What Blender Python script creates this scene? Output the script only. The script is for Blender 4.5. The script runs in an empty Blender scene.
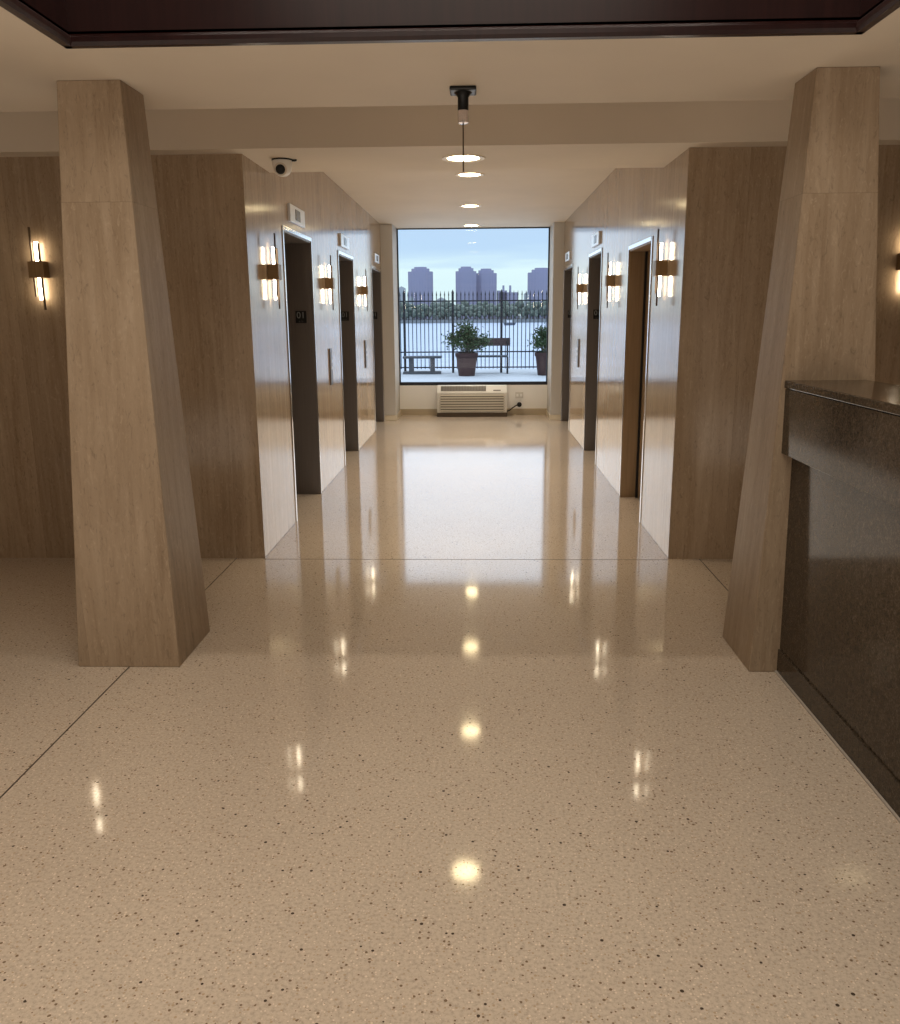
import bpy, bmesh, math, random
from mathutils import Vector, Matrix

random.seed(7)
SC = bpy.context.scene
COL = SC.collection
SC.view_settings.view_transform = 'Standard'
SC.view_settings.look = 'None'
SC.view_settings.exposure = 0.0
SC.view_settings.gamma = 1.0

# ------------------------------------------------------------------ materials
def lin(c):
    return tuple(((v / 255.0) / 12.92 if v / 255.0 <= 0.04045 else ((v / 255.0 + 0.055) / 1.055) ** 2.4) for v in c) + (1.0,)


class NT:
    def __init__(self, name):
        self.m = bpy.data.materials.new(name)
        self.m.use_nodes = True
        self.t = self.m.node_tree
        self.t.nodes.clear()
        self.out = self.n('ShaderNodeOutputMaterial')

    def n(self, kind, **kw):
        nd = self.t.nodes.new(kind)
        for k, v in kw.items():
            setattr(nd, k, v)
        return nd

    def l(self, a, b):
        self.t.links.new(a, b)

    def math(self, op, a, b=None, c=None):
        nd = self.n('ShaderNodeMath', operation=op)
        for i, v in enumerate((a, b, c)):
            if v is None:
                continue
            if isinstance(v, (int, float)):
                nd.inputs[i].default_value = v
            else:
                self.l(v, nd.inputs[i])
        return nd.outputs[0]

    def mix(self, fac, a, b, blend='MIX'):
        nd = self.n('ShaderNodeMix', data_type='RGBA', blend_type=blend)
        for s, v in ((nd.inputs[0], fac), (nd.inputs[6], a), (nd.inputs[7], b)):
            if isinstance(v, (int, float)):
                s.default_value = v
            elif isinstance(v, tuple):
                s.default_value = v
            else:
                self.l(v, s)
        return nd.outputs[2]

    def ramp(self, fac, stops, interp='LINEAR'):
        nd = self.n('ShaderNodeValToRGB')
        nd.color_ramp.interpolation = interp
        els = nd.color_ramp.elements
        while len(els) < len(stops):
            els.new(0.5)
        for e, (p, c) in zip(els, stops):
            e.position = p
            e.color = c if isinstance(c, tuple) else (c, c, c, 1)
        self.l(fac, nd.inputs[0])
        return nd.outputs[0]

    def pos(self):
        return self.n('ShaderNodeNewGeometry').outputs['Position']

    def mapped(self, vec, scale):
        nd = self.n('ShaderNodeMapping')
        nd.inputs['Scale'].default_value = scale
        self.l(vec, nd.inputs[0])
        return nd.outputs[0]

    def noise(self, vec, scale, detail=4, rough=0.55, dist=0.0):
        nd = self.n('ShaderNodeTexNoise')
        nd.inputs['Scale'].default_value = scale
        nd.inputs['Detail'].default_value = detail
        nd.inputs['Roughness'].default_value = rough
        nd.inputs['Distortion'].default_value = dist
        self.l(vec, nd.inputs['Vector'])
        return nd.outputs[0]

    def bsdf(self, color, rough=0.5, metal=0.0, spec=0.5, coat=0.0, coat_rough=0.05, bump=None, bump_d=0.002, emit=None, emit_s=0.0):
        b = self.n('ShaderNodeBsdfPrincipled')
        for k, v in (('Base Color', color), ('Roughness', rough), ('Metallic', metal), ('Specular IOR Level', spec),
                     ('Coat Weight', coat), ('Coat Roughness', coat_rough)):
            if isinstance(v, (int, float)) or isinstance(v, tuple):
                b.inputs[k].default_value = v
            else:
                self.l(v, b.inputs[k])
        if emit:
            b.inputs['Emission Color'].default_value = emit
            b.inputs['Emission Strength'].default_value = emit_s
        if bump is not None:
            bn = self.n('ShaderNodeBump')
            bn.inputs['Strength'].default_value = 0.3
            bn.inputs['Distance'].default_value = bump_d
            self.l(bump, bn.inputs['Height'])
            self.l(bn.outputs[0], b.inputs['Normal'])
        self.l(b.outputs[0], self.out.inputs[0])
        return self.m


def travertine(name, rough, tint=1.0, slab=0.62, joint_z=None, spec=0.5):
    t = NT(name)
    p = t.pos()
    sep = t.n('ShaderNodeSeparateXYZ')
    t.l(p, sep.inputs[0])
    along = t.math('ADD', sep.outputs[0], sep.outputs[1])
    cell = t.math('FLOOR', t.math('DIVIDE', along, slab))
    if joint_z:
        cell = t.math('ADD', cell, t.math('MULTIPLY', t.math('GREATER_THAN', sep.outputs[2], joint_z), 17.0))
    wn = t.n('ShaderNodeTexWhiteNoise', noise_dimensions='1D')
    t.l(cell, wn.inputs['W'])
    # every slab gets its own piece of the stone
    off = t.n('ShaderNodeCombineXYZ')
    t.l(t.math('MULTIPLY', wn.outputs[0], 31.0), off.inputs[2])
    add = t.n('ShaderNodeVectorMath', operation='ADD')
    t.l(p, add.inputs[0])
    t.l(off.outputs[0], add.inputs[1])
    v = add.outputs[0]
    g1 = t.noise(t.mapped(v, (9.0, 9.0, 0.42)), 1.6, 7, 0.62, 0.9)
    g2 = t.noise(t.mapped(v, (30.0, 30.0, 1.7)), 1.5, 5, 0.6, 0.5)
    g3 = t.noise(t.mapped(v, (2.2, 2.2, 0.8)), 1.2, 3, 0.5, 0.3)
    g4 = t.noise(t.mapped(v, (30.0, 30.0, 11.0)), 1.8, 6, 0.7, 1.2)
    f = t.math('ADD', t.math('MULTIPLY', g1, 0.5), t.math('ADD', t.math('MULTIPLY', g2, 0.2), t.math('MULTIPLY', g3, 0.3)))
    k = tint
    c = t.ramp(f, [(0.30, (0.195 * k, 0.134 * k, 0.083 * k, 1)), (0.45, (0.278 * k, 0.203 * k, 0.133 * k, 1)),
                   (0.56, (0.33 * k, 0.249 * k, 0.170 * k, 1)), (0.72, (0.42 * k, 0.332 * k, 0.242 * k, 1))])
    pits = t.ramp(g4, [(0.33, 0.74), (0.44, 1.0)])
    flecks = t.ramp(g4, [(0.56, 0.0), (0.70, 1.0)])
    c = t.mix(1.0, c, pits, 'MULTIPLY')
    c = t.mix(t.math('MULTIPLY', flecks, 0.42), c, (0.5 * k, 0.4 * k, 0.29 * k, 1))
    tone = t.ramp(wn.outputs[0], [(0.0, (0.90, 0.88, 0.86, 1)), (1.0, (1.07, 1.06, 1.05, 1))])
    c = t.mix(1.0, c, tone, 'MULTIPLY')
    fr = t.math('FRACT', t.math('DIVIDE', along, slab))
    seam = t.math('LESS_THAN', fr, 0.004)
    if joint_z:
        dz = t.math('ABSOLUTE', t.math('SUBTRACT', sep.outputs[2], joint_z))
        seam = t.math('LESS_THAN', dz, 0.002)
    c = t.mix(t.math('MULTIPLY', seam, 0.22), c, (0.1, 0.065, 0.035, 1))
    return t.bsdf(c, rough, spec=spec, bump=g4, bump_d=0.0006)


def terrazzo():
    t = NT('terrazzo_floor')
    p = t.pos()
    big = t.noise(p, 0.7, 3, 0.5)
    base = t.ramp(big, [(0.3, (0.51, 0.415, 0.325, 1)), (0.7, (0.55, 0.457, 0.362, 1))])
    fine = t.noise(p, 95, 3, 0.7)
    base = t.mix(1.0, base, t.ramp(fine, [(0.32, 0.74), (0.5, 1.0), (0.68, 1.10)]), 'MULTIPLY')

    def chips(scale, size, keep, col, base):
        v = t.n('ShaderNodeTexVoronoi', feature='F1')
        v.inputs['Scale'].default_value = scale
        t.l(p, v.inputs['Vector'])
        sp = t.n('ShaderNodeSeparateColor')
        t.l(v.outputs['Color'], sp.inputs[0])
        near = t.math('LESS_THAN', v.outputs['Distance'], t.math('MULTIPLY', sp.outputs[1], size))
        pick = t.math('LESS_THAN', sp.outputs[0], keep)
        return t.mix(t.math('MULTIPLY', near, pick), base, col)
    base = chips(120, 0.42, 0.30, (0.42, 0.31, 0.205, 1), base)
    base = chips(140, 0.45, 0.35, (0.70, 0.58, 0.45, 1), base)
    base = chips(95, 0.40, 0.22, (0.20, 0.135, 0.085, 1), base)
    base = chips(62, 0.30, 0.10, (0.07, 0.048, 0.035, 1), base)
    r = t.ramp(t.noise(p, 2.5, 4, 0.6), [(0.3, 0.06), (0.7, 0.085)])
    return t.bsdf(base, r, spec=0.5)


def granite():
    t = NT('brown_granite')
    p = t.pos()
    a = t.noise(p, 160, 4, 0.7)
    b = t.noise(p, 45, 3, 0.6)
    c = t.ramp(a, [(0.36, (0.030, 0.021, 0.0135, 1)), (0.5, (0.050, 0.036, 0.024, 1)), (0.68, (0.085, 0.064, 0.045, 1))])
    c = t.mix(1.0, c, t.ramp(b, [(0.3, 0.7), (0.7, 1.25)]), 'MULTIPLY')
    return t.bsdf(c, 0.10, spec=0.17)


def paint(name, c, rough=0.6, var=0.04, spec=0.3):
    t = NT(name)
    n = t.noise(t.pos(), 1.3, 3)
    hi = tuple(min(1, v * (1 + var)) for v in c[:3]) + (1,)
    lo = tuple(v * (1 - var) for v in c[:3]) + (1,)
    return t.bsdf(t.ramp(n, [(0.3, lo), (0.7, hi)]), rough, spec=spec)


def metal(name, c, rough=0.25, metallic=1.0, brushed=True):
    t = NT(name)
    g = t.noise(t.mapped(t.pos(), (60, 60, 1.0)), 3.0, 3)
    col = t.mix(1.0, c, t.ramp(g, [(0.3, 0.88), (0.7, 1.08)]), 'MULTIPLY')
    return t.bsdf(col, rough, metal=metallic)


def wood(name, dark, light, rough=0.3, coat=0.0, axis=(14, 14, 0.7), spec=0.4):
    t = NT(name)
    g = t.noise(t.mapped(t.pos(), axis), 2.2, 6, 0.6, 0.8)
    return t.bsdf(t.ramp(g, [(0.3, dark), (0.7, light)]), rough, coat=coat, spec=spec)


def emissive(name, c, s):
    t = NT(name)
    e = t.n('ShaderNodeEmission')
    n = t.noise(t.pos(), 3.0, 2)
    t.l(t.mix(1.0, c, t.ramp(n, [(0.3, 0.97), (0.7, 1.0)]), 'MULTIPLY'), e.inputs[0])
    e.inputs[1].default_value = s
    t.l(e.outputs[0], t.out.inputs[0])
    return t.m


def thin_glass(name, tint=(0.97, 0.985, 1.0, 1)):
    t = NT(name)
    fr = t.n('ShaderNodeFresnel')
    fr.inputs[0].default_value = 1.25
    tr = t.n('ShaderNodeBsdfTransparent')
    tr.inputs[0].default_value = tint
    gl = t.n('ShaderNodeBsdfGlossy')
    gl.inputs['Roughness'].default_value = 0.0
    mx = t.n('ShaderNodeMixShader')
    t.l(fr.outputs[0], mx.inputs[0])
    t.l(tr.outputs[0], mx.inputs[1])
    t.l(gl.outputs[0], mx.inputs[2])
    t.l(mx.outputs[0], t.out.inputs[0])
    return t.m


def leafy(name, a, b, scale=6):
    t = NT(name)
    n = t.noise(t.pos(), scale, 4, 0.7)
    return t.bsdf(t.ramp(n, [(0.3, a), (0.7, b)]), 0.6, spec=0.3)


def river_mat():
    t = NT('river_water')
    n = t.noise(t.mapped(t.pos(), (0.05, 0.25, 1)), 1.0, 5, 0.65)
    c = t.ramp(n, [(0.3, (0.26, 0.32, 0.44, 1)), (0.7, (0.34, 0.40, 0.52, 1))])
    return t.bsdf(c, 0.35, spec=0.5, bump=n, bump_d=0.3)


def tower_mat():
    t = NT('hazy_tower')
    p = t.pos()
    sep = t.n('ShaderNodeSeparateXYZ')
    t.l(p, sep.inputs[0])
    bx = t.math('LESS_THAN', t.math('FRACT', t.math('DIVIDE', sep.outputs[0], 3.1)), 0.42)
    bz = t.math('LESS_THAN', t.math('FRACT', t.math('DIVIDE', sep.outputs[2], 2.9)), 0.5)
    w = t.math('MULTIPLY', bx, bz)
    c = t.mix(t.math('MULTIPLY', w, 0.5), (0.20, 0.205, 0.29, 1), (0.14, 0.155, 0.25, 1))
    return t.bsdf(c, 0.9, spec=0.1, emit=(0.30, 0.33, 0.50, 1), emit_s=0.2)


M = {}
M['trav_wall'] = travertine('travertine_wall', 0.125, 1.1, spec=0.26)
M['trav_pillar'] = travertine('travertine_pillar', 0.5, 0.98, 0.9, 1.97, spec=0.3)
M['floor'] = terrazzo()
M['granite'] = granite()
M['ceiling'] = paint('ceiling_paint', (0.60, 0.515, 0.41, 1), 0.7)
M['lobby_wall'] = paint('lobby_wall_paint', (0.22, 0.165, 0.115, 1), 0.7)
M['end_wall'] = paint('end_wall_paint', (0.92, 0.90, 0.86, 1), 0.6)
M['pier'] = paint('pier_backlit_paint', (0.47, 0.43, 0.38, 1), 0.6)  # darker tan than the end wall: backlit shade put into the colour
M['base'] = paint('baseboard_tile', (0.55, 0.46, 0.33, 1), 0.4)
M['mahogany'] = wood('dark_mahogany', (0.010, 0.0022, 0.0018, 1), (0.018, 0.0045, 0.0035, 1), 0.30, spec=0.2)
M['moulding'] = wood('mahogany_moulding_lit', (0.016, 0.006, 0.005, 1), (0.030, 0.012, 0.010, 1), 0.42)  # lighter brown carries the light falling on the side mouldings
M['steel'] = metal('polished_steel', (0.62, 0.62, 0.63, 1), 0.14)
M['bronze_dark'] = metal('dark_bronze_metal', (0.12, 0.10, 0.088, 1), 0.36, 0.15)
M['bronze'] = metal('sconce_bronze', (0.27, 0.175, 0.085, 1), 0.4, 0.6)
M['rod'] = metal('sconce_dark_rod', (0.10, 0.065, 0.04, 1), 0.4, 0.7)
M['walnut'] = wood('door_wood', (0.19, 0.12, 0.06, 1), (0.27, 0.175, 0.095, 1), 0.4)
M['plate'] = metal('indicator_plate', (0.70, 0.71, 0.74, 1), 0.3, 0.7)
M['screen'] = paint('dark_screen', (0.06, 0.06, 0.07, 1), 0.25)
M['black'] = paint('black_plastic', (0.006, 0.006, 0.006, 1), 0.4)
M['sign_grey'] = paint('sign_lettering', (0.23, 0.23, 0.22, 1), 0.5)
M['white_plastic'] = paint('white_plastic', (0.74, 0.71, 0.66, 1), 0.4)
M['camera_grey'] = paint('camera_housing', (0.60, 0.53, 0.44, 1), 0.4)
M['ac_body'] = paint('ac_cream', (0.70, 0.67, 0.61, 1), 0.45)
M['ac_slat'] = paint('ac_slat', (0.60, 0.55, 0.46, 1), 0.5)
M['ac_dark'] = paint('ac_gap', (0.10, 0.075, 0.055, 1), 0.6)
M['ac_grille'] = paint('ac_top_grille', (0.13, 0.11, 0.09, 1), 0.5)
M['lens'] = emissive('downlight_lens', (1.0, 0.80, 0.45, 1), 26.0)
M['tube'] = emissive('sconce_light_bar', (1.0, 0.84, 0.60, 1), 24.0)
M['trim_ring'] = paint('downlight_trim', (0.75, 0.66, 0.52, 1), 0.4)
M['glass'] = thin_glass('window_glass')
M['acrylic'] = metal('silver_collar', (0.72, 0.66, 0.66, 1), 0.2, 0.8)
M['frame_dark'] = metal('window_frame_dark', (0.02, 0.022, 0.03, 1), 0.4, 0.4)
M['brass'] = metal('divider_strip', (0.055, 0.04, 0.025, 1), 0.5, 0.3)
M['caulk'] = paint('grey_caulk', (0.38, 0.33, 0.28, 1), 0.7)
M['terrace'] = paint('terrace_concrete', (0.36, 0.385, 0.42, 1), 0.8, 0.06)
M['fence'] = paint('fence_iron', (0.009, 0.011, 0.017, 1), 0.5)
M['stone'] = paint('bench_stone', (0.075, 0.08, 0.09, 1), 0.8)
M['bench_wood'] = wood('bench_brown', (0.035, 0.021, 0.024, 1), (0.055, 0.034, 0.036, 1), 0.6, 0, (2, 14, 14))
M['terracotta'] = paint('pot_terracotta', (0.056, 0.030, 0.030, 1), 0.7, 0.15)
M['soil'] = paint('soil', (0.03, 0.025, 0.02, 1), 0.9)
M['leaf'] = leafy('shrub_leaf', (0.007, 0.024, 0.007, 1), (0.045, 0.085, 0.03, 1), 7)
M['leaf_far'] = leafy('far_leaf', (0.055, 0.085, 0.075, 1), (0.15, 0.175, 0.15, 1), 0.25)
M['trunk'] = paint('bark', (0.09, 0.08, 0.075, 1), 0.9)
M['river'] = river_mat()
M['shore'] = paint('shore_bank', (0.09, 0.105, 0.125, 1), 0.9, 0.2)
M['tower'] = tower_mat()
M['pale_block'] = paint('pale_building', (0.34, 0.37, 0.41, 1), 0.8)
M['boat'] = paint('boat_hull', (0.10, 0.12, 0.16, 1), 0.6)
M['boat_white'] = paint('boat_cabin', (0.6, 0.63, 0.68, 1), 0.6)


# ------------------------------------------------------------------ mesh building
class MB:
    def __init__(self):
        self.bm = bmesh.new()

    def box(self, x0, x1, y0, y1, z0, z1):
        v = [self.bm.verts.new(c) for c in ((x0, y0, z0), (x1, y0, z0), (x1, y1, z0), (x0, y1, z0),
                                            (x0, y0, z1), (x1, y0, z1), (x1, y1, z1), (x0, y1, z1))]
        for f in ((3, 2, 1, 0), (4, 5, 6, 7), (0, 1, 5, 4), (1, 2, 6, 5), (2, 3, 7, 6), (3, 0, 4, 7)):
            self.bm.faces.new([v[i] for i in f])
        return self

    def hexa(self, pts):
        v = [self.bm.verts.new(c) for c in pts]
        for f in ((3, 2, 1, 0), (4, 5, 6, 7), (0, 1, 5, 4), (1, 2, 6, 5), (2, 3, 7, 6), (3, 0, 4, 7)):
            self.bm.faces.new([v[i] for i in f])
        return self

    def lathe(self, prof, seg=32, axis='z', at=(0, 0, 0)):
        """prof: list of (radius, height); closes both ends with caps."""
        rings = []
        for r, h in prof:
            ring = []
            for i in range(seg):
                a = 2 * math.pi * i / seg
                c, s = r * math.cos(a), r * math.sin(a)
                p = {'z': (c, s, h), 'y': (c, h, s), 'x': (h, c, s)}[axis]
                ring.append(self.bm.verts.new((p[0] + at[0], p[1] + at[1], p[2] + at[2])))
            rings.append(ring)
        for a, b in zip(rings, rings[1:]):
            for i in range(seg):
                self.bm.faces.new((a[i], a[(i + 1) % seg], b[(i + 1) % seg], b[i]))
        self.bm.faces.new(list(reversed(rings[0])))
        self.bm.faces.new(rings[-1])
        return self

    def tube(self, pts, r, seg=8):
        pts = [Vector(p) for p in pts]
        rings = []
        for i, p in enumerate(pts):
            d = (pts[min(i + 1, len(pts) - 1)] - pts[max(i - 1, 0)]).normalized()
            up = Vector((0, 0, 1)) if abs(d.z) < 0.9 else Vector((1, 0, 0))
            u = d.cross(up).normalized()
            w = d.cross(u)
            rings.append([self.bm.verts.new(p + (u * math.cos(2 * math.pi * k / seg) + w * math.sin(2 * math.pi * k / seg)) * r) for k in range(seg)])
        for a, b in zip(rings, rings[1:]):
            for k in range(seg):
                self.bm.faces.new((a[k], a[(k + 1) % seg], b[(k + 1) % seg], b[k]))
        self.bm.faces.new(list(reversed(rings[0])))
        self.bm.faces.new(rings[-1])
        return self

    def prism(self, poly, axis, a0, a1):
        """poly: 2D outline; extruded along axis from a0 to a1."""
        def P(u, w, a):
            return {'x': (a, u, w), 'y': (u, a, w), 'z': (u, w, a)}[axis]
        lo = [self.bm.verts.new(P(u, w, a0)) for u, w in poly]
        hi = [self.bm.verts.new(P(u, w, a1)) for u, w in poly]
        n = len(poly)
        for i in range(n):
            self.bm.faces.new((lo[i], lo[(i + 1) % n], hi[(i + 1) % n], hi[i]))
        self.bm.faces.new(list(reversed(lo)))
        self.bm.faces.new(hi)
        return self

    def ico(self, c, r, sub=2, jitter=0.0, sq=(1, 1, 1), rng=random):
        res = bmesh.ops.create_icosphere(self.bm, subdivisions=sub, radius=1.0)
        for v in res['verts']:
            k = 1 + rng.uniform(-jitter, jitter)
            v.co = Vector((c[0] + v.co.x * r * sq[0] * k, c[1] + v.co.y * r * sq[1] * k, c[2] + v.co.z * r * sq[2] * k))
        return self

    def build(self, name, mat, parent=None, smooth=False, bevel=0.0, segs=2):
        bmesh.ops.recalc_face_normals(self.bm, faces=self.bm.faces)
        me = bpy.data.meshes.new(name)
        self.bm.to_mesh(me)
        self.bm.free()
        me.materials.append(mat)
        o = bpy.data.objects.new(name, me)
        COL.objects.link(o)
        if parent:
            o.parent = parent
        if smooth:
            for p in me.polygons:
                p.use_smooth = True
            md = o.modifiers.new('edges', 'EDGE_SPLIT')
            md.split_angle = math.radians(40)
        if bevel:
            b = o.modifiers.new('bevel', 'BEVEL')
            b.width = bevel
            b.segments = segs
            b.limit_method = 'ANGLE'
        return o


def tag(o, label=None, cat=None, group=None, kind=None):
    if label:
        o['label'] = label
    if cat:
        o['category'] = cat
    if group:
        o['group'] = group
    if kind:
        o['kind'] = kind
    return o


def empty(name, loc=(0, 0, 0), rz=0.0, label=None, cat=None, group=None, kind=None):
    o = bpy.data.objects.new(name, None)
    o.empty_display_size = 0.1
    COL.objects.link(o)
    o.location = loc
    o.rotation_euler = (0, 0, rz)
    return tag(o, label, cat, group, kind)


def copy_tree(o, parent=None):
    c = o.copy()
    COL.objects.link(c)
    if parent:
        c.parent = parent
    for ch in [x for x in bpy.data.objects if x.parent == o]:
        copy_tree(ch, c)
    return c


def text_mesh(name, body, size, mat, parent, loc, rot, depth=0.0008):
    cu = bpy.data.curves.new('lettering', 'FONT')
    cu.body = body
    cu.size = size
    cu.align_x = 'CENTER'
    cu.align_y = 'CENTER'
    cu.extrude = depth
    tmp = bpy.data.objects.new('lettering_source', cu)
    COL.objects.link(tmp)
    dg = bpy.context.evaluated_depsgraph_get()
    me = bpy.data.meshes.new_from_object(tmp.evaluated_get(dg))
    bpy.data.objects.remove(tmp)
    bpy.data.curves.remove(cu)
    me.materials.clear()
    me.materials.append(mat)
    o = bpy.data.objects.new(name, me)
    COL.objects.link(o)
    o.location = loc
    o.rotation_euler = rot
    o.parent = parent
    return o


# ------------------------------------------------------------------ the setting
XL, XR = -1.365, 1.20          # corridor side walls
YF = 5.27                      # front plane of the stone blocks
YE = 13.235                    # window wall
ZB, ZT, ZC = 2.43, 2.68, 2.748  # beam bottom / trough / corridor ceiling
XC = (XL + XR) / 2
XM = 4.6
HX = (-1.425, 1.29)            # coffer opening
HY = (-1.4, 3.22)

tag(MB().box(-XM, XM, -4.1, 13.4, -0.12, 0.0).build('floor', M['floor']), kind='structure')
for n, (x0, x1, y0, y1) in enumerate(((-1.552, -1.547, -4.0, YF), (1.394, 1.399, 3.9, YF), (XL, XR, 5.247, 5.250)), 1):
    tag(MB().box(x0, x1, y0, y1, -0.004, 0.0012).build('trim_%d' % n, M['brass']), kind='structure')

c = MB()
c.box(-XM, XM, -4.1, HY[0], ZB, 2.80)
c.box(-XM, HX[0], HY[0], HY[1], ZB, 2.80)
c.box(HX[1], XM, HY[0], HY[1], ZB, 2.80)
c.box(-XM, XM, HY[1], 4.16, ZB, 2.80)
c.box(-XM, XM, 4.16, 5.12, ZT, 2.80)
c.box(-XM, XM, 5.12, 5.95, ZB, 2.80)
c.box(-2.4, 2.25, 5.95, 13.4, ZC, 2.80)
tag(c.build('ceiling', M['ceiling']), kind='structure')

DL = [(6.27, 7.285, 2.10), (8.70, 9.70, 2.10), (11.40, 12.44, 2.10)]
DR = [(6.24, 7.15, 2.00), (8.72, 9.69, 2.10), (11.37, 12.43, 2.10)]


def side_wall(name, x_face, sgn, doors):
    """one stone-clad side: the face towards the lobby, the corridor side, the deep door openings."""
    m = MB()
    xa, xb = sorted((x_face, sgn * XM))
    m.box(xa, xb, YF, 5.5, 0, ZB)
    def seg(y0, y1, z0, z1, t=0.5):
        p, q = sorted((x_face, x_face + sgn * t))
        m.box(p, q, y0, y1, z0, z1)
    seg(5.5, 5.95, 0, ZB)
    y = 5.95
    for a, b, h in doors:
        seg(y, a, 0, ZC)
        seg(a, b, h, ZC)
        y = b
    seg(y, 12.555, 0, ZC)
    return tag(m.build(name, M['trav_wall']), kind='structure')


side_wall('wall_left', XL, -1, DL)
side_wall('wall_right', XR, 1, DR)

NX0, NX1 = -1.20, 1.055        # window niche
tag(MB().box(-2.4, NX0, 12.555, 13.4, 0, ZC).build('wall_end_left', M['pier']), kind='structure')
tag(MB().box(NX1, 2.25, 12.555, 13.4, 0, ZC).build('wall_end_right', M['pier']), kind='structure')
tag(MB().box(NX0, NX1, YE, 13.4, 0, 0.455).build('wall_end', M['end_wall']), kind='structure')
b = MB()
b.box(NX0, NX1, YE - 0.012, YE, 0, 0.095)
b.box(XL, NX0 + 0.0, 12.543, 12.555, 0, 0.075)
b.box(NX0, NX0 + 0.012, 12.543, YE - 0.012, 0, 0.075)
b.box(NX1, XR, 12.543, 12.555, 0, 0.075)
b.box(NX1 - 0.012, NX1, 12.543, YE - 0.012, 0, 0.075)
tag(b.build('baseboard_end', M['base']), kind='structure')

tag(MB().box(-XM - 0.12, -XM, -4.1, 5.5, 0, 2.8).build('wall_lobby_left', M['lobby_wall']), kind='structure')
tag(MB().box(XM, XM + 0.12, -4.1, 5.5, 0, 2.8).build('wall_lobby_right', M['lobby_wall']), kind='structure')
tag(MB().box(-XM, XM, -4.22, -4.1, 0, 2.8).build('wall_rear', M['lobby_wall']), kind='structure')

# window
w = MB()
w.box(NX0, NX1, 13.235, 13.30, 0.455, 0.503)
w.box(NX0, NX1, 13.25, 13.30, ZC - 0.014, ZC)
w.box(NX0, NX0 + 0.018, 13.25, 13.30, 0.503, ZC - 0.014)
w.box(NX1 - 0.018, NX1, 13.25, 13.30, 0.503, ZC - 0.014)
win = tag(w.build('window_1', M['frame_dark']), kind='structure')
MB().box(NX0 + 0.018, NX1 - 0.018, 13.272, 13.276, 0.503, ZC - 0.014).build('window_pane', M['glass'], win)

# ------------------------------------------------------------------ pillars
def pillar(name, base, top, label):
    (bx0, bx1, by0, by1), (tx0, tx1, ty0, ty1) = base, top
    cx, cy = (bx0 + bx1) / 2, (by0 + by1) / 2
    r = MB()
    r.hexa([(bx0 - cx, by0 - cy, 0), (bx1 - cx, by0 - cy, 0), (bx1 - cx, by1 - cy, 0), (bx0 - cx, by1 - cy, 0),
            (tx0 - cx, ty0 - cy, ZB), (tx1 - cx, ty0 - cy, ZB), (tx1 - cx, ty1 - cy, ZB), (tx0 - cx, ty1 - cy, ZB)])
    o = r.build(name, M['trav_pillar'], bevel=0.004)
    o.location = (cx, cy, 0)
    return tag(o, label, 'pillar')


pillar('tapered_pillar', (-1.779, -1.323, 3.523, 3.971), (-1.667, -1.411, 3.645, 3.89),
       'tapered travertine pillar standing alone on the open terrazzo beside the dark floor strip')
pillar('tapered_pillar', (1.171, 1.69, 3.510, 3.925), (1.297, 1.537, 3.635, 3.87),
       'tapered travertine pillar with the dark granite counter butting against it')

# ------------------------------------------------------------------ ceiling coffer
cf = empty('ceiling_coffer', (0, 0, ZB), label='dark mahogany panelled coffer sunk into the lobby ceiling', cat='ceiling coffer')
ZK = 1.10
t = 0.02
def crel(b):
    return b
MB().box(HX[0], HX[1], HY[1] - t, HY[1], 0, ZK).build('panel', M['mahogany'], cf)
MB().box(HX[0], HX[1], HY[0], HY[0] + t, 0, ZK).build('panel', M['mahogany'], cf)
MB().box(HX[0], HX[0] + t, HY[0] + t, HY[1] - t, 0, ZK).build('panel', M['mahogany'], cf)
MB().box(HX[1] - t, HX[1], HY[0] + t, HY[1] - t, 0, ZK).build('panel', M['mahogany'], cf)
MB().box(HX[0], HX[1], HY[0], HY[1], ZK, ZK + 0.03).build('top_board', M['lobby_wall'], cf)
def mould(p):   # rounded bead profile, offsets inward (u) and upward (w)
    return [(0, -0.006), (0.028, -0.006), (0.034, 0.006), (0.034, 0.02), (0.026, 0.03), (0.02, 0.034), (0.02, 0.042), (0, 0.042)]
pr = mould(0)
MB().prism([(HY[1] - u, z) for u, z in pr], 'x', HX[0], HX[1]).build('moulding', M['mahogany'], cf)  # same moulding in the darker wood, its shade put into the colour
MB().prism([(HY[0] + u, z) for u, z in pr], 'x', HX[0], HX[1]).build('moulding', M['mahogany'], cf)
MB().prism([(HX[0] + u, z) for u, z in pr], 'y', HY[0], HY[1]).build('moulding', M['moulding'], cf)
MB().prism([(HX[1] - u, z) for u, z in pr], 'y', HY[0], HY[1]).build('moulding', M['moulding'], cf)

# ------------------------------------------------------------------ elevator doors
def sign(parent, x0, x1, y, z0, z1):
    s = MB().box(x0, x1, y - 0.006, y - 0.0005, z0, z1).build('floor_sign', M['black'], parent, bevel=0.002)
    s['label'] = 'black floor number plate reading 01'
    cx, cz = (x0 + x1) / 2, (z0 + z1) / 2
    text_mesh('numeral', '01', (z1 - z0) * 0.74, M['sign_grey'], s, (cx, y - 0.0068, cz + 0.012), (math.pi / 2, 0, 0))
    d = MB()
    for i, (dx, dz) in enumerate(((-.016, 0), (-.016, -.007), (-.010, -.007), (.002, 0), (.008, -.007), (.014, 0), (.014, -.007))):
        d.box(cx + dx - .0015, cx + dx + .0015, y - 0.0075, y - 0.006, z0 + 0.017 + dz - .0015, z0 + 0.017 + dz + .0015)
    d.build('braille', M['sign_grey'], s)
    return s


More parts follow.
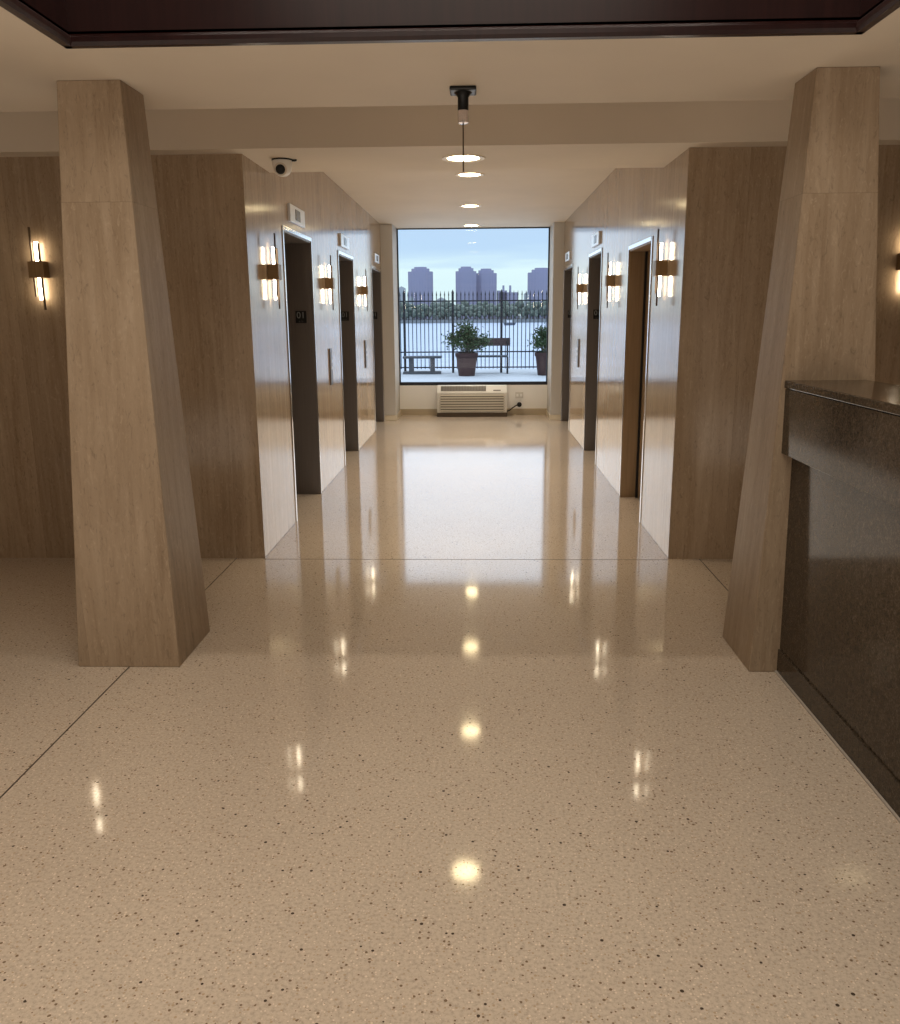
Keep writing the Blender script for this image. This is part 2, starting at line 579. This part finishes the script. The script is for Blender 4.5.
def elevator(n, xf, sgn, y0, y1, h, label, wooden=False):
    """lift doorway: bright casing on the wall, deep dark jambs, sliding leaves at the back of the opening."""
    root = empty('door_%d' % n, (0, 0, 0), label=label, cat='elevator door' if not wooden else 'door', kind='structure')
    def bx(m, xa, xb, *r):
        p, q = sorted((xf + sgn * xa, xf + sgn * xb))
        m.box(p, q, *r)
        return m
    e = 0.032
    cs = MB()
    bx(cs, -0.006, 0.0, y0 - e, y0, 0, h + e)
    bx(cs, -0.006, 0.0, y1, y1 + 0.018, 0, h + e)
    bx(cs, -0.008, 0.0, y0, y1, h, h + e)
    cs.build('casing', M['steel'], root, bevel=0.003)
    depth = 0.30 if not wooden else 0.14
    jm = M['walnut'] if wooden else M['bronze_dark']
    bx(MB(), 0.0, depth, y0, y0 + 0.012, 0, h).build('jamb', jm, root)
    bx(MB(), 0.0, depth, y1 - 0.012, y1, 0, h).build('jamb', jm, root)
    bx(MB(), 0.0, depth, y0 + 0.012, y1 - 0.012, h - 0.012, h).build('head_jamb', jm, root)
    if wooden:
        bx(MB(), depth, depth + 0.045, y0, y1, 0.006, h).build('door_leaf', M['walnut'], root)
        st = MB()
        bx(st, depth - 0.018, depth, y1 - 0.03, y1 - 0.012, 0, h - 0.012)
        st.build('stop', M['black'], root)
        kn = MB().lathe([(0.012, 0), (0.012, 0.03), (0.028, 0.04), (0.03, 0.055), (0.018, 0.068)], 20, 'x', (0, 0, 0))
        k = kn.build('knob', M['steel'], root, smooth=True)
        k.location = (xf + sgn * depth, y0 + 0.09, 1.0)
        k.rotation_euler = (0, 0, 0 if sgn < 0 else math.pi)
    else:
        ym = (y0 + y1) / 2
        bx(MB(), depth, depth + 0.03, y0, ym - 0.002, 0.004, h).build('door_leaf', M['bronze_dark'], root)
        bx(MB(), depth, depth + 0.03, ym + 0.002, y1, 0.004, h).build('door_leaf', M['bronze_dark'], root)
        bx(MB(), depth + 0.03, depth + 0.035, y0, y1, 0.0, h).build('shaft_panel', M['black'], root)
        xs = sorted((xf + sgn * 0.057, xf + sgn * 0.147))
        sign(root, xs[0], xs[1], y1 - 0.012, 1.453, 1.552)
    return root


elevator(1, XL, -1, *DL[0], 'dark elevator doorway facing the wooden doorway, first from the lobby on the dome camera wall')
elevator(2, XL, -1, *DL[1], 'dark elevator doorway between the two call plates on the dome camera wall')
elevator(3, XL, -1, *DL[2], 'narrow-looking dark elevator doorway next to the window on the dome camera wall')
elevator(4, XR, 1, *DR[0], 'brown wooden doorway in the corridor wall, facing a dark elevator', wooden=True)
elevator(5, XR, 1, *DR[1], 'dark elevator doorway just past the brown wooden doorway along the same wall')
elevator(6, XR, 1, *DR[2], 'dark elevator doorway next to the window on the wall with the wooden doorway')

# ------------------------------------------------------------------ hall indicators and call plates
def indicator(xf, sgn, yc, z0, z1, wy, label, dark=False):
    root = empty('elevator_indicator', (xf, yc, (z0 + z1) / 2), label=label, cat='indicator', group='floor indicators above the elevators')
    h = (z1 - z0) / 2
    a, b_ = sorted((0, -sgn * 0.02))
    MB().box(a, b_, -wy / 2, wy / 2, -h, h).build('plate', M['plate'], root, bevel=0.003)
    a, b_ = sorted((-sgn * 0.02, -sgn * 0.023))
    MB().box(a, b_, -0.09, 0.08, -h * 0.62, h * 0.62).build('screen', M['screen'], root)
    return root


indicator(XL, -1, 6.72, 2.178, 2.300, 0.54, 'white display plate above the first elevator past the dome camera')
indicator(XL, -1, 9.08, 2.178, 2.300, 0.54, 'white display plate above the middle elevator on the dome camera wall')
indicator(XL, -1, 11.92, 2.19, 2.300, 0.5, 'small display plate above the window-end elevator on the dome camera wall')
indicator(XR, 1, 9.12, 2.178, 2.300, 0.54, 'white display plate above the elevator just past the wooden doorway, same wall')
indicator(XR, 1, 11.9, 2.19, 2.300, 0.5, 'small display plate above the window-end elevator on the wooden doorway wall')


def call_plate(xf, sgn, yc, label):
    root = empty('call_button_plate', (xf, yc, 1.05), label=label, cat='call plate', group='elevator call plates')
    a, b_ = sorted((0, -sgn * 0.012))
    MB().box(a, b_, -0.055, 0.055, -0.165, 0.165).build('plate', M['bronze_dark'], root, bevel=0.002)
    for z in (0.05, -0.01):
        o = MB().lathe([(0.016, 0), (0.016, 0.005)], 18, 'x').build('button', M['plate'], root, smooth=True)
        o.location = (-sgn * 0.012, 0, z)
        o.rotation_euler = (0, 0, math.pi if sgn > 0 else 0)
    return root


call_plate(XL, -1, 8.02, 'tall narrow call button plate between first and middle elevators on the dome camera wall')
call_plate(XL, -1, 10.56, 'tall narrow call button plate between middle and window-end elevators on the dome camera wall')
call_plate(XR, 1, 10.48, 'tall narrow call button plate on the wall with the wooden doorway')

# ------------------------------------------------------------------ sconces (local: wall plane y=0, light faces -y)
sc = empty('wall_sconce')
MB().box(-0.047, 0.047, -0.072, 0.0, -0.048, 0.048).build('band', M['bronze'], sc, bevel=0.003)
lb = MB().box(-0.013, 0.013, -0.040, -0.028, -0.175, 0.158).build('light_bar', M['tube'], sc, bevel=0.004)
MB().box(-0.028, -0.018, -0.058, -0.048, -0.156, 0.241).build('rod', M['rod'], sc)
MB().box(0.018, 0.028, -0.058, -0.048, -0.233, 0.152).build('rod', M['rod'], sc)
spots = [
    (-2.615, YF, 1.793, 0.0, 'lit bronze sconce on the lobby wall beside the free-standing pillar'),
    (2.475, YF, 1.795, 0.0, 'lit bronze sconce on the lobby wall above the granite counter'),
    (XL, 5.79, 1.793, math.pi / 2, 'lit bronze sconce on the corridor wall just past the dome camera, before the first elevator'),
    (XL, 7.95, 1.793, math.pi / 2, 'lit bronze sconce between first and middle elevators on the dome camera wall'),
    (XL, 10.42, 1.793, math.pi / 2, 'lit bronze sconce between middle and window-end elevators on the dome camera wall'),
    (XR, 5.75, 1.793, -math.pi / 2, 'lit bronze sconce between the lobby corner and the wooden doorway'),
    (XR, 7.92, 1.793, -math.pi / 2, 'lit bronze sconce between the wooden doorway and the next elevator'),
    (XR, 10.25, 1.793, -math.pi / 2, 'lit bronze sconce between the two dark elevators on the wooden doorway wall'),
]
for i, (x, y, z, rz, lab) in enumerate(spots):
    o = sc if i == 0 else copy_tree(sc)
    o.location = (x, y, z)
    o.rotation_euler = (0, 0, rz)
    tag(o, lab, 'wall light', 'bronze wall sconces')

# ------------------------------------------------------------------ downlights
dl = empty('recessed_downlight')
ring = MB()
seg = 40
prof = [(0.098, 0.0), (0.098, -0.004), (0.128, -0.007), (0.133, 0.0)]
rings = [[ring.bm.verts.new((r * math.cos(2 * math.pi * k / seg), r * math.sin(2 * math.pi * k / seg), h)) for k in range(seg)] for r, h in prof]
for a, b_ in zip(rings, rings[1:]):
    for k in range(seg):
        ring.bm.faces.new((a[k], a[(k + 1) % seg], b_[(k + 1) % seg], b_[k]))
ring.build('trim_ring', M['trim_ring'], dl, smooth=True)
MB().lathe([(0.097, -0.003), (0.097, 0.0)], 40).build('lens', M['lens'], dl)
for i, (x, y, z, lab) in enumerate((
        (-0.088, 5.50, ZB, 'round glowing downlight in the dropped beam just behind the hanging rod'),
        (-0.075, 8.28, ZC, 'round glowing downlight second in line towards the window'),
        (-0.091, 10.6, ZC, 'round glowing downlight third in line towards the window'),
        (-0.096, 12.9, ZC, 'round glowing downlight just in front of the window head'))):
    o = dl if i == 0 else copy_tree(dl)
    o.location = (x, y, z)
    tag(o, lab, 'ceiling light', 'corridor downlights')

# ------------------------------------------------------------------ hanging rod fitting
pd = empty('hanging_ceiling_fitting', (-0.062, 3.875, ZB), label='slim rod hanging from a black socket and square plate on the lobby ceiling', cat='ceiling fitting')
MB().box(-0.055, 0.055, -0.055, 0.055, -0.016, 0).build('mount_plate', M['black'], pd, bevel=0.006)
MB().lathe([(0.0225, -0.084), (0.0225, -0.034), (0.030, -0.024), (0.040, -0.014)], 28).build('socket', M['black'], pd, smooth=True)
MB().lathe([(0.012, -0.136), (0.022, -0.132), (0.023, -0.086), (0.021, -0.083)], 28).build('silver_collar', M['acrylic'], pd, smooth=True)
MB().lathe([(0.003, -0.325), (0.003, -0.134)], 12).build('rod', M['rod'], pd, smooth=True)

# ------------------------------------------------------------------ dome camera
dc = empty('dome_camera', (-1.175, 5.47, ZB), label='small white dome security camera with dark lens under the ceiling beam', cat='security camera')
MB().lathe([(0.062, -0.008), (0.062, 0.0)], 36).build('base_plate', M['black'], dc, smooth=True)
MB().lathe([(0.005, -0.098), (0.025, -0.094), (0.042, -0.082), (0.053, -0.062), (0.0575, -0.035), (0.058, -0.008)], 36).build('housing', M['white_plastic'], dc, smooth=True)
ey = MB().lathe([(0.038, 0.0), (0.038, 0.018), (0.031, 0.021)], 28).build('lens_ring', M['camera_grey'], dc, smooth=True)
ey.location = (-0.004, -0.036, -0.058)
ey.rotation_euler = (math.radians(108), 0, math.radians(8))
ln = MB().ico((0, 0, 0.014), 0.031, 3, sq=(1, 1, 0.6)).build('lens', M['black'], ey, smooth=True)
MB().tube([(0.055, 0, -0.006), (0.075, 0.0, -0.008), (0.083, 0.01, -0.004)], 0.006).build('cable', M['black'], dc, smooth=True)

# ------------------------------------------------------------------ granite counter
ct = empty('reception_counter', (1.42, 1.8, 0), label='dark polished brown granite reception counter with overhanging ledge', cat='counter')
y0, y1 = -1.2, 3.575
def cb(m, xa, xb, ya, yb, za, zb):
    return m.box(xa - 1.42, xb - 1.42, ya - 1.8, yb - 1.8, za, zb)
def cpr(xa, xb, za, zb, m=None):
    """a slab whose far end is cut to the pillar's leaning face."""
    m = m or MB()
    ya = 3.510 + 0.0514 * za - 0.001
    yb = 3.510 + 0.0514 * zb - 0.001
    P = lambda x, y, z: (x - 1.42, y - 1.8, z)
    m.hexa([P(xa, y0, za), P(xb, y0, za), P(xb, ya, za), P(xa, ya, za), P(xa, y0, zb), P(xb, y0, zb), P(xb, yb, zb), P(xa, yb, zb)])
    return m
cpr(1.247, 1.58, 1.215, 1.246).build('ledge_top', M['granite'], ct, bevel=0.004)
cpr(1.252, 1.275, 0.948, 1.212).build('fascia', M['granite'], ct, bevel=0.002)
cpr(1.275, 1.56, 0.948, 1.213).build('ledge_core', M['granite'], ct)
cpr(1.297, 1.53, 0.106, 0.948).build('front_panel', M['granite'], ct)
cpr(1.289, 1.53, 0.006, 0.105).build('kick_plate', M['granite'], ct, bevel=0.002)
cpr(1.281, 1.30, 0.0, 0.008).build('caulk_line', M['caulk'], ct)

# ------------------------------------------------------------------ through-wall air conditioner
ac = empty('air_conditioner', (-0.09, 13.1, 0.03), label='cream slatted wall air conditioner on the floor under the window', cat='air conditioner')
prof = [(-0.11, 0.03), (0.123, 0.03), (0.123, 0.43), (-0.02, 0.43), (-0.10, 0.345), (-0.11, 0.33)]
MB().prism(prof, 'x', -0.525, 0.525).build('cabinet', M['ac_body'], ac, bevel=0.006)
MB().box(-0.53, 0.53, -0.118, 0.12, -0.03, 0.03).build('base', M['ac_dark'], ac)
MB().box(-0.475, 0.475, -0.114, -0.108, 0.045, 0.315).build('intake_backing', M['ac_dark'], ac)
sl = MB()
for k in range(7):
    z = 0.05 + k * 0.039
    sl.hexa([(-0.49, -0.128, z), (0.49, -0.128, z), (0.49, -0.112, z), (-0.49, -0.112, z),
             (-0.49, -0.120, z + 0.026), (0.49, -0.120, z + 0.026), (0.49, -0.112, z + 0.026), (-0.49, -0.112, z + 0.026)])
sl.build('front_grille', M['ac_slat'], ac)
# outlet grille and control lid lie on the sloping top front
import math as _m
ang = _m.atan2(0.085, 0.08)
dx = Vector((0, 0.08, 0.085)).normalized()
nn = Vector((0, -dx.z, dx.y))
def slope_box(m, xa, xb, sa, sb, th):
    o = Vector((0, -0.10, 0.345))
    pts = []
    for h in (0.0, th):
        for x, s in ((xa, sa), (xb, sa), (xb, sb), (xa, sb)):
            p = o + dx * s + nn * h
            pts.append((x, p.y, p.z))
    m.hexa(pts)
    return m
og = slope_box(MB(), -0.47, 0.21, 0.012, 0.105, 0.004).build('outlet_grille', M['ac_grille'], ac)
lv = MB()
for k in range(16):
    x = -0.45 + k * 0.043
    slope_box(lv, x, x + 0.006, 0.012, 0.105, 0.010)
lv.build('outlet_louvers', M['ac_dark'], og)
slope_box(MB(), 0.32, 0.43, 0.015, 0.032, 0.004).build('control_label', M['ac_grille'], ac)

cord = empty('power_cord', (0.63, 13.2, 0.16), label='short black power cord with round plug beside the air conditioner', cat='cord')
MB().tube([(-0.19, -0.02, -0.10), (-0.15, -0.035, -0.085), (-0.10, -0.03, -0.045), (-0.05, -0.02, -0.012), (0.0, 0.0, 0.0)], 0.009).build('cable', M['black'], cord, smooth=True)
MB().lathe([(0.012, -0.05), (0.034, -0.042), (0.038, 0.0), (0.036, 0.02)], 20, 'y').build('plug', M['black'], cord, smooth=True)
ou = empty('wall_outlet', (0.63, YE, 0.30), label='cream double wall outlet above the black plug', cat='outlet')
op = MB().box(-0.06, 0.06, -0.006, 0, -0.045, 0.045).build('plate', M['ac_body'], ou, bevel=0.003)
for s in (-1, 1):
    MB().box(s * 0.028 - 0.016, s * 0.028 + 0.016, -0.009, -0.006, -0.02, 0.02).build('socket', M['end_wall'], op)

# ------------------------------------------------------------------ outside
tag(MB().box(-16, 16, 13.4, 24.4, -0.25, 0.0).build('terrace', M['terrace']), kind='structure')
tag(MB().box(-900, 900, 24.4, 898, -9.0, -7.8).build('river', M['river']), kind='structure')
tag(MB().hexa([(-900, 890, -8), (900, 890, -8), (900, 1300, -8), (-900, 1300, -8),
               (-900, 897, -4.6), (900, 897, -4.6), (900, 1300, -2.0), (-900, 1300, -2.0)]).build('far_bank', M['shore']), kind='structure')

# fence: posts, rails and pickets
FY = 22.95
fe = empty('iron_fence', (0, FY, 0), label='black iron picket fence along the terrace edge outside the window', cat='fence')
posts = [-0.655 + 1.265 * k for k in range(-3, 5)]
pw = 0.03
post0 = MB().box(-pw, pw, -pw, pw, 0, 2.02).lathe([(0.03, 2.02), (0.036, 2.05), (0.02, 2.09), (0.002, 2.13)], 12).build('post', M['fence'], fe)
post0.location = (posts[0], 0, 0)
for x in posts[1:]:
    o = post0.copy(); COL.objects.link(o); o.parent = fe; o.location = (x, 0, 0)
for z in (0.14, 0.54, 1.84):
    MB().box(posts[0], posts[-1], -0.014, 0.014, z - 0.016, z + 0.016).build('rail', M['fence'], fe)
pk = MB().box(-0.010, 0.010, -0.010, 0.010, 0.10, 1.98)
pk.hexa([(-0.018, -0.018, 1.98), (0.018, -0.018, 1.98), (0.018, 0.018, 1.98), (-0.018, 0.018, 1.98),
         (-0.001, -0.001, 2.10), (0.001, -0.001, 2.10), (0.001, 0.001, 2.10), (-0.001, 0.001, 2.10)])
pk0 = pk.build('picket', M['fence'], fe)
n = 0
for a, b_ in zip(posts, posts[1:]):
    for k in range(1, 12):
        o = pk0 if n == 0 else pk0.copy()
        if n:
            COL.objects.link(o)
            o.parent = fe
        o.location = (a + (b_ - a) * k / 12, 0, 0)
        n += 1
# stone bench
bn = empty('stone_bench', (-1.44, 22.6, 0), label='backless dark stone bench with two block legs in front of the fence', cat='bench')
MB().box(-0.50, 0.50, -0.20, 0.20, 0.40, 0.455).build('seat', M['stone'], bn, bevel=0.008)
for x in (-0.29, 0.26):
    MB().box(x - 0.055, x + 0.055, -0.16, 0.16, 0.06, 0.40).build('leg', M['stone'], bn, bevel=0.006)
MB().box(-0.50, 0.48, -0.18, 0.18, 0.0, 0.06).build('plinth', M['stone'], bn, bevel=0.006)

# bench with a backrest
bb = empty('park_bench', (0.30, 22.62, 0), label='park bench with a brown plank backrest behind the potted shrub', cat='bench')
MB().box(-0.60, 0.535, 0.10, 0.13, 0.70, 0.90).build('backrest', M['bench_wood'], bb, bevel=0.004)
MB().box(-0.60, 0.47, -0.22, 0.10, 0.42, 0.465).build('seat', M['stone'], bb, bevel=0.004)
for x in (-0.52, 0.46):
    MB().box(x - 0.02, x + 0.02, 0.06, 0.10, 0, 0.88).build('leg', M['fence'], bb)
    MB().box(x - 0.02, x + 0.02, -0.20, -0.16, 0, 0.42).build('leg', M['fence'], bb)

# potted shrubs
def shrub(loc, seed, spread, hgt, label):
    rng = random.Random(seed)
    root = empty('potted_shrub', loc, label=label, cat='potted plant', group='potted shrubs on the terrace')
    pot = MB().lathe([(0.195, 0.0), (0.205, 0.02), (0.262, 0.47), (0.285, 0.475), (0.290, 0.56), (0.265, 0.565), (0.25, 0.50)], 32)
    pot_o = pot.build('pot', M['terracotta'], root, smooth=True)
    MB().lathe([(0.249, 0.49), (0.249, 0.505), (0.1, 0.52)], 24).build('soil', M['soil'], pot_o)
    st = MB()
    tips = []
    for k in range(24):
        a = rng.uniform(0, 2 * math.pi)
        r = rng.uniform(0.05, spread)
        h = 0.62 + (hgt - 0.62) * (1 - (r / spread) ** 2 * 0.75) * rng.uniform(0.8, 1.02)
        tip = Vector((r * math.cos(a), r * math.sin(a) * 0.8, h))
        mid = Vector((tip.x * 0.45, tip.y * 0.45, 0.5 + (h - 0.5) * 0.6))
        st.tube([(tip.x * 0.12, tip.y * 0.12, 0.5), mid, tip], 0.009, 6)
        tips.append((mid, tip))
    st.build('stems', M['trunk'], root)
    lf = MB()
    for mid, tip in tips:
        for k in range(90):
            f = rng.uniform(0.0, 1.05)
            p = mid.lerp(tip, f) + Vector((rng.gauss(0, 0.075), rng.gauss(0, 0.075), rng.gauss(0, 0.06)))
            if p.z < 0.44:
                continue
            d = Vector((rng.uniform(-1, 1), rng.uniform(-1, 1), rng.uniform(-0.1, 1))).normalized()
            s = d.cross(Vector((rng.uniform(-1, 1), rng.uniform(-1, 1), rng.uniform(-1, 1)))).normalized()
            L, W = rng.uniform(0.05, 0.09), rng.uniform(0.016, 0.026)
            v = [lf.bm.verts.new(q) for q in (p, p + d * L * 0.5 + s * W, p + d * L, p + d * L * 0.5 - s * W)]
            lf.bm.faces.new(v)
    tag(lf.build('foliage', M['leaf'], root), kind='stuff')
    return root


shrub((-0.283, 21.8, 0), 3, 0.58, 1.27, 'terracotta pot with a bushy green shrub in front of the fence middle')
shrub((1.70, 21.9, 0), 5, 0.58, 1.18, 'terracotta pot with green shrub half hidden by the window edge, past the park bench')

# far shore: towers, low blocks, trees
def tower(loc, wd, h, label, shoulder=0.86):
    F = 995 / 930
    loc = (loc[0] * F, loc[1] * F, loc[2]); wd *= F; h = (h - 5.5) * F + 5.5
    root = empty('apartment_tower', loc, label=label, cat='building', group='towers across the river')
    u = wd / 2
    oct_ = lambda s: [(s * u, -0.45 * s * u), (s * u, 0.45 * s * u), (0.45 * s * u, s * u), (-0.45 * s * u, s * u), (-s * u, 0.45 * s * u), (-s * u, -0.45 * s * u), (-0.45 * s * u, -s * u), (0.45 * s * u, -s * u)]
    MB().prism(oct_(1.0), 'z', 0, h - 5.0).build('shaft', M['tower'], root)
    cr = MB()
    cr.prism(oct_(0.72), 'z', h - 5.0, h - 1.8)
    cr.prism(oct_(0.5), 'z', h - 1.8, h)
    cr.build('crown', M['tower'], root)
    return root


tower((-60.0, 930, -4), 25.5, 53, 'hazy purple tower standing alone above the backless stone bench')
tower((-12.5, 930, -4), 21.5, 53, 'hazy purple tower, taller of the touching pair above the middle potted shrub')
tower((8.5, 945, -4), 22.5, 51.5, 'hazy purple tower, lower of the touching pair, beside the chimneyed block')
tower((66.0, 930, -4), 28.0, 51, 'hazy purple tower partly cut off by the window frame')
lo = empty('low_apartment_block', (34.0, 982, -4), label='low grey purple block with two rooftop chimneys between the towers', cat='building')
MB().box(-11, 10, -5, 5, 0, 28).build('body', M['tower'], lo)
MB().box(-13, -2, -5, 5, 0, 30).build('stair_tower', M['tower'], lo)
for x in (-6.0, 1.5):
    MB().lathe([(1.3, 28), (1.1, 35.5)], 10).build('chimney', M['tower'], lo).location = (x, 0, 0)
for x, wd, h, lab in ((-79, 8, 33, 'pale small block at the far end of the skyline near the lone tower'),
                      (-38, 9, 21, 'pale low house between the lone tower and the pair'),
                      (-69, 5, 22, 'pale slim house in front of the lone tower'),
                      (50, 5, 26, 'pale slim block between the chimneyed block and the cut off tower')):
    o = MB().box(-wd / 2, wd / 2, -4, 4, 0, h).prism([(-wd / 2, h), (wd / 2, h), (0, h + 2)], 'y', -4, 4).build('small_house', M['pale_block'])
    o.location = (x * 1.055, 969, -4)
    tag(o, lab, 'building', 'pale small buildings across the river')

rng = random.Random(11)
protos = []
for k in range(3):
    root = empty('shore_tree')
    MB().lathe([(0.5, 0), (0.3, 8)], 8).build('trunk', M['trunk'], root)
    cm = MB()
    for j in range(6):
        a = rng.uniform(0, 6.28)
        cm.ico((1.9 * math.cos(a) * rng.random(), 1.2 * math.sin(a), 6 + rng.uniform(-2, 4.5)), rng.uniform(2.0, 3.0), 2, 0.16, (1, 1, 1.15), rng)
    cm.build('crown', M['leaf_far'], root)
    protos.append(root)
n = 0
for row, (lanes, dens) in enumerate((((933, 945, 957), 5.2), ((912, 921), 4.8), ((900, 905.5), 6.5))):
    x = -92.0
    while x < 84:
        pr_ = protos[n % 3]
        o = pr_ if n < 3 else copy_tree(pr_)
        s = rng.uniform(0.8, 1.2) * (1.3, 0.95, 0.55)[row]
        if x < -66 and row == 0:
            s *= 1.02
        o.location = (x, lanes[n % len(lanes)] + rng.uniform(-0.8, 0.8), -4.4)
        o.scale = (s * 0.9, s * 0.9, s)
        tag(o, 'hazy grey green tree in the long tree row across the river', 'tree', 'trees across the river')
        x += dens * rng.uniform(0.7, 1.35)
        n += 1

bo = empty('boat', (25.0, 700, -7.9), label='small dark boat with pale cabin out on the river', cat='boat')
MB().hexa([(-4.0, -1.4, 0), (4.0, -1.4, 0), (4.0, 1.4, 0), (-4.0, 1.4, 0), (-5.0, -1.8, 2.2), (5.2, -1.8, 2.2), (5.2, 1.8, 2.2), (-5.0, 1.8, 2.2)]).build('hull', M['boat'], bo)
MB().box(-2.2, 2.0, -1.2, 1.2, 2.2, 4.0).build('cabin', M['boat_white'], bo)
MB().lathe([(0.15, 4.0), (0.1, 7.0)], 8).build('mast', M['boat'], bo)

# ------------------------------------------------------------------ sky
wd = bpy.data.worlds.new('overcast_sky')
SC.world = wd
wd.use_nodes = True
nt = wd.node_tree
nt.nodes.clear()
N = lambda k: nt.nodes.new(k)
out = N('ShaderNodeOutputWorld'); bg = N('ShaderNodeBackground')
tc = N('ShaderNodeTexCoord'); sp_ = N('ShaderNodeSeparateXYZ')
nt.links.new(tc.outputs['Generated'], sp_.inputs[0])
mp = N('ShaderNodeMapping'); mp.inputs['Scale'].default_value = (6, 6, 60)
nt.links.new(tc.outputs['Generated'], mp.inputs[0])
nz = N('ShaderNodeTexNoise'); nz.inputs['Scale'].default_value = 1.4; nz.inputs['Detail'].default_value = 5
nt.links.new(mp.outputs[0], nz.inputs['Vector'])
ma = N('ShaderNodeMath'); ma.operation = 'MULTIPLY_ADD'
nt.links.new(nz.outputs[0], ma.inputs[0]); ma.inputs[1].default_value = 0.030
nt.links.new(sp_.outputs[2], ma.inputs[2])
cr = N('ShaderNodeValToRGB')
els = cr.color_ramp.elements
stops = [(0.0, (0.70, 0.88, 0.91, 1)), (0.064, (0.76, 0.95, 0.95, 1)), (0.073, (0.60, 0.79, 0.93, 1)), (0.09, (0.52, 0.71, 0.91, 1)),
         (0.12, (0.52, 0.70, 0.91, 1)), (0.35, (1.0, 1.2, 1.45, 1)), (1.0, (2.3, 2.6, 2.9, 1))]
while len(els) < len(stops):
    els.new(0.5)
for e, (p, c_) in zip(els, stops):
    e.position = p; e.color = c_
nt.links.new(ma.outputs[0], cr.inputs[0])
nt.links.new(cr.outputs[0], bg.inputs[0])
bg.inputs[1].default_value = 1.08
nt.links.new(bg.outputs[0], out.inputs[0])

# ------------------------------------------------------------------ lamps
def area(name, loc, sx, sy, power, color, rot=(0, 0, 0), spread=math.pi):
    l = bpy.data.lights.new(name, 'AREA')
    l.shape = 'RECTANGLE'
    l.size, l.size_y = sx, sy
    l.energy = power
    l.color = color
    l.spread = spread
    o = bpy.data.objects.new(name, l)
    COL.objects.link(o)
    o.location = loc
    o.rotation_euler = rot
    return o


WARM = (1.0, 0.92, 0.80)
DAY = (0.80, 0.90, 1.0)
# strip near the far edge of the coffer and broad panels at its top
area('coffer_strip_lamp', (XC, 2.975, ZB + 1.05), 2.3, 0.03, 17, WARM)
area('coffer_panel_lamp', (XC, 0.6, ZB + 1.05), 2.2, 2.6, 78, WARM)
# unseen fill lamp added at the solid rear wall; the corridor window lets daylight in
area('lobby_rear_fill', (0, -3.9, 1.25), 8.4, 2.2, 24, (1.0, 0.94, 0.86), (math.pi / 2, 0, 0))
# added upward fill lamps at floor level, imitating light bounced off the floor
area('lobby_bounce_fill', (0, -1.0, 0.012), 8.8, 5.6, 185, (1.0, 0.90, 0.78), (math.pi, 0, 0))
area('corridor_bounce_fill', (XC, 8.92, 0.006), 2.56, 7.27, 36, (1.0, 0.92, 0.80), (math.pi, 0, 0))
area('corridor_ceiling_fill', (XC, 9.25, ZC - 0.004), 2.56, 6.6, 34, (1.0, 0.90, 0.76), spread=math.radians(84))  # added fill lamp under the whole corridor ceiling, no real fixture
area('window_daylight', ((NX0 + NX1) / 2, 13.22, 1.62), 2.15, 2.1, 11, DAY, (-math.pi / 2, 0, 0))
# lobby downlights
def spot(name, loc, power, size=2.2, blend=0.6, color=WARM):
    l = bpy.data.lights.new(name, 'SPOT')
    l.energy = power
    l.spot_size = size
    l.spot_blend = blend
    l.shadow_soft_size = 0.09
    l.color = color
    o = bpy.data.objects.new(name, l)
    COL.objects.link(o)
    o.location = loc
    return o
for k, (x, y) in enumerate(((-2.9, 1.0), (2.9, 1.0), (-2.9, -1.8), (2.9, -1.8), (-0.08, -2.6))):
    spot('lobby_lamp', (x, y, ZB - 0.02), 55)
for (x, y, z) in ((-0.088, 5.50, ZB), (-0.075, 8.28, ZC), (-0.091, 10.6, ZC), (-0.096, 12.9, ZC)):
    l = area('downlight_lamp', (x, y, z - 0.012), 0.19, 0.19, 6.0, (1.0, 0.86, 0.64), spread=math.radians(88))
    l.data.shape = 'DISK'

# ------------------------------------------------------------------ camera
f, cx, cy = 860.0, 450.0, 512.0
vp = (478.0, 313.5)
Y = Vector(((vp[0] - cx) / f, (cy - vp[1]) / f, 1.0)).normalized()
Z = Vector((0, 1, 0)); Z = (Z - Z.dot(Y) * Y).normalized()
X = -Y.cross(Z)
cam = bpy.data.cameras.new('camera')
cam.sensor_fit = 'VERTICAL'
cam.sensor_height = 36.0
cam.lens = f / 1024.0 * 36.0
cam.clip_start = 0.05
cam.clip_end = 3000
co = bpy.data.objects.new('camera', cam)
COL.objects.link(co)
right = Vector((X[0], Y[0], Z[0])); up = Vector((X[1], Y[1], Z[1])); fwd = Vector((X[2], Y[2], Z[2]))
mat = Matrix((right, up, -fwd)).transposed().to_4x4()
mat.translation = Vector((0, 0, 1.52))
co.matrix_world = mat
SC.camera = co
SC.cycles.use_denoising = True
SC.cycles.max_bounces = 10
SC.cycles.transparent_max_bounces = 12
SC.cycles.sample_clamp_indirect = 6.0
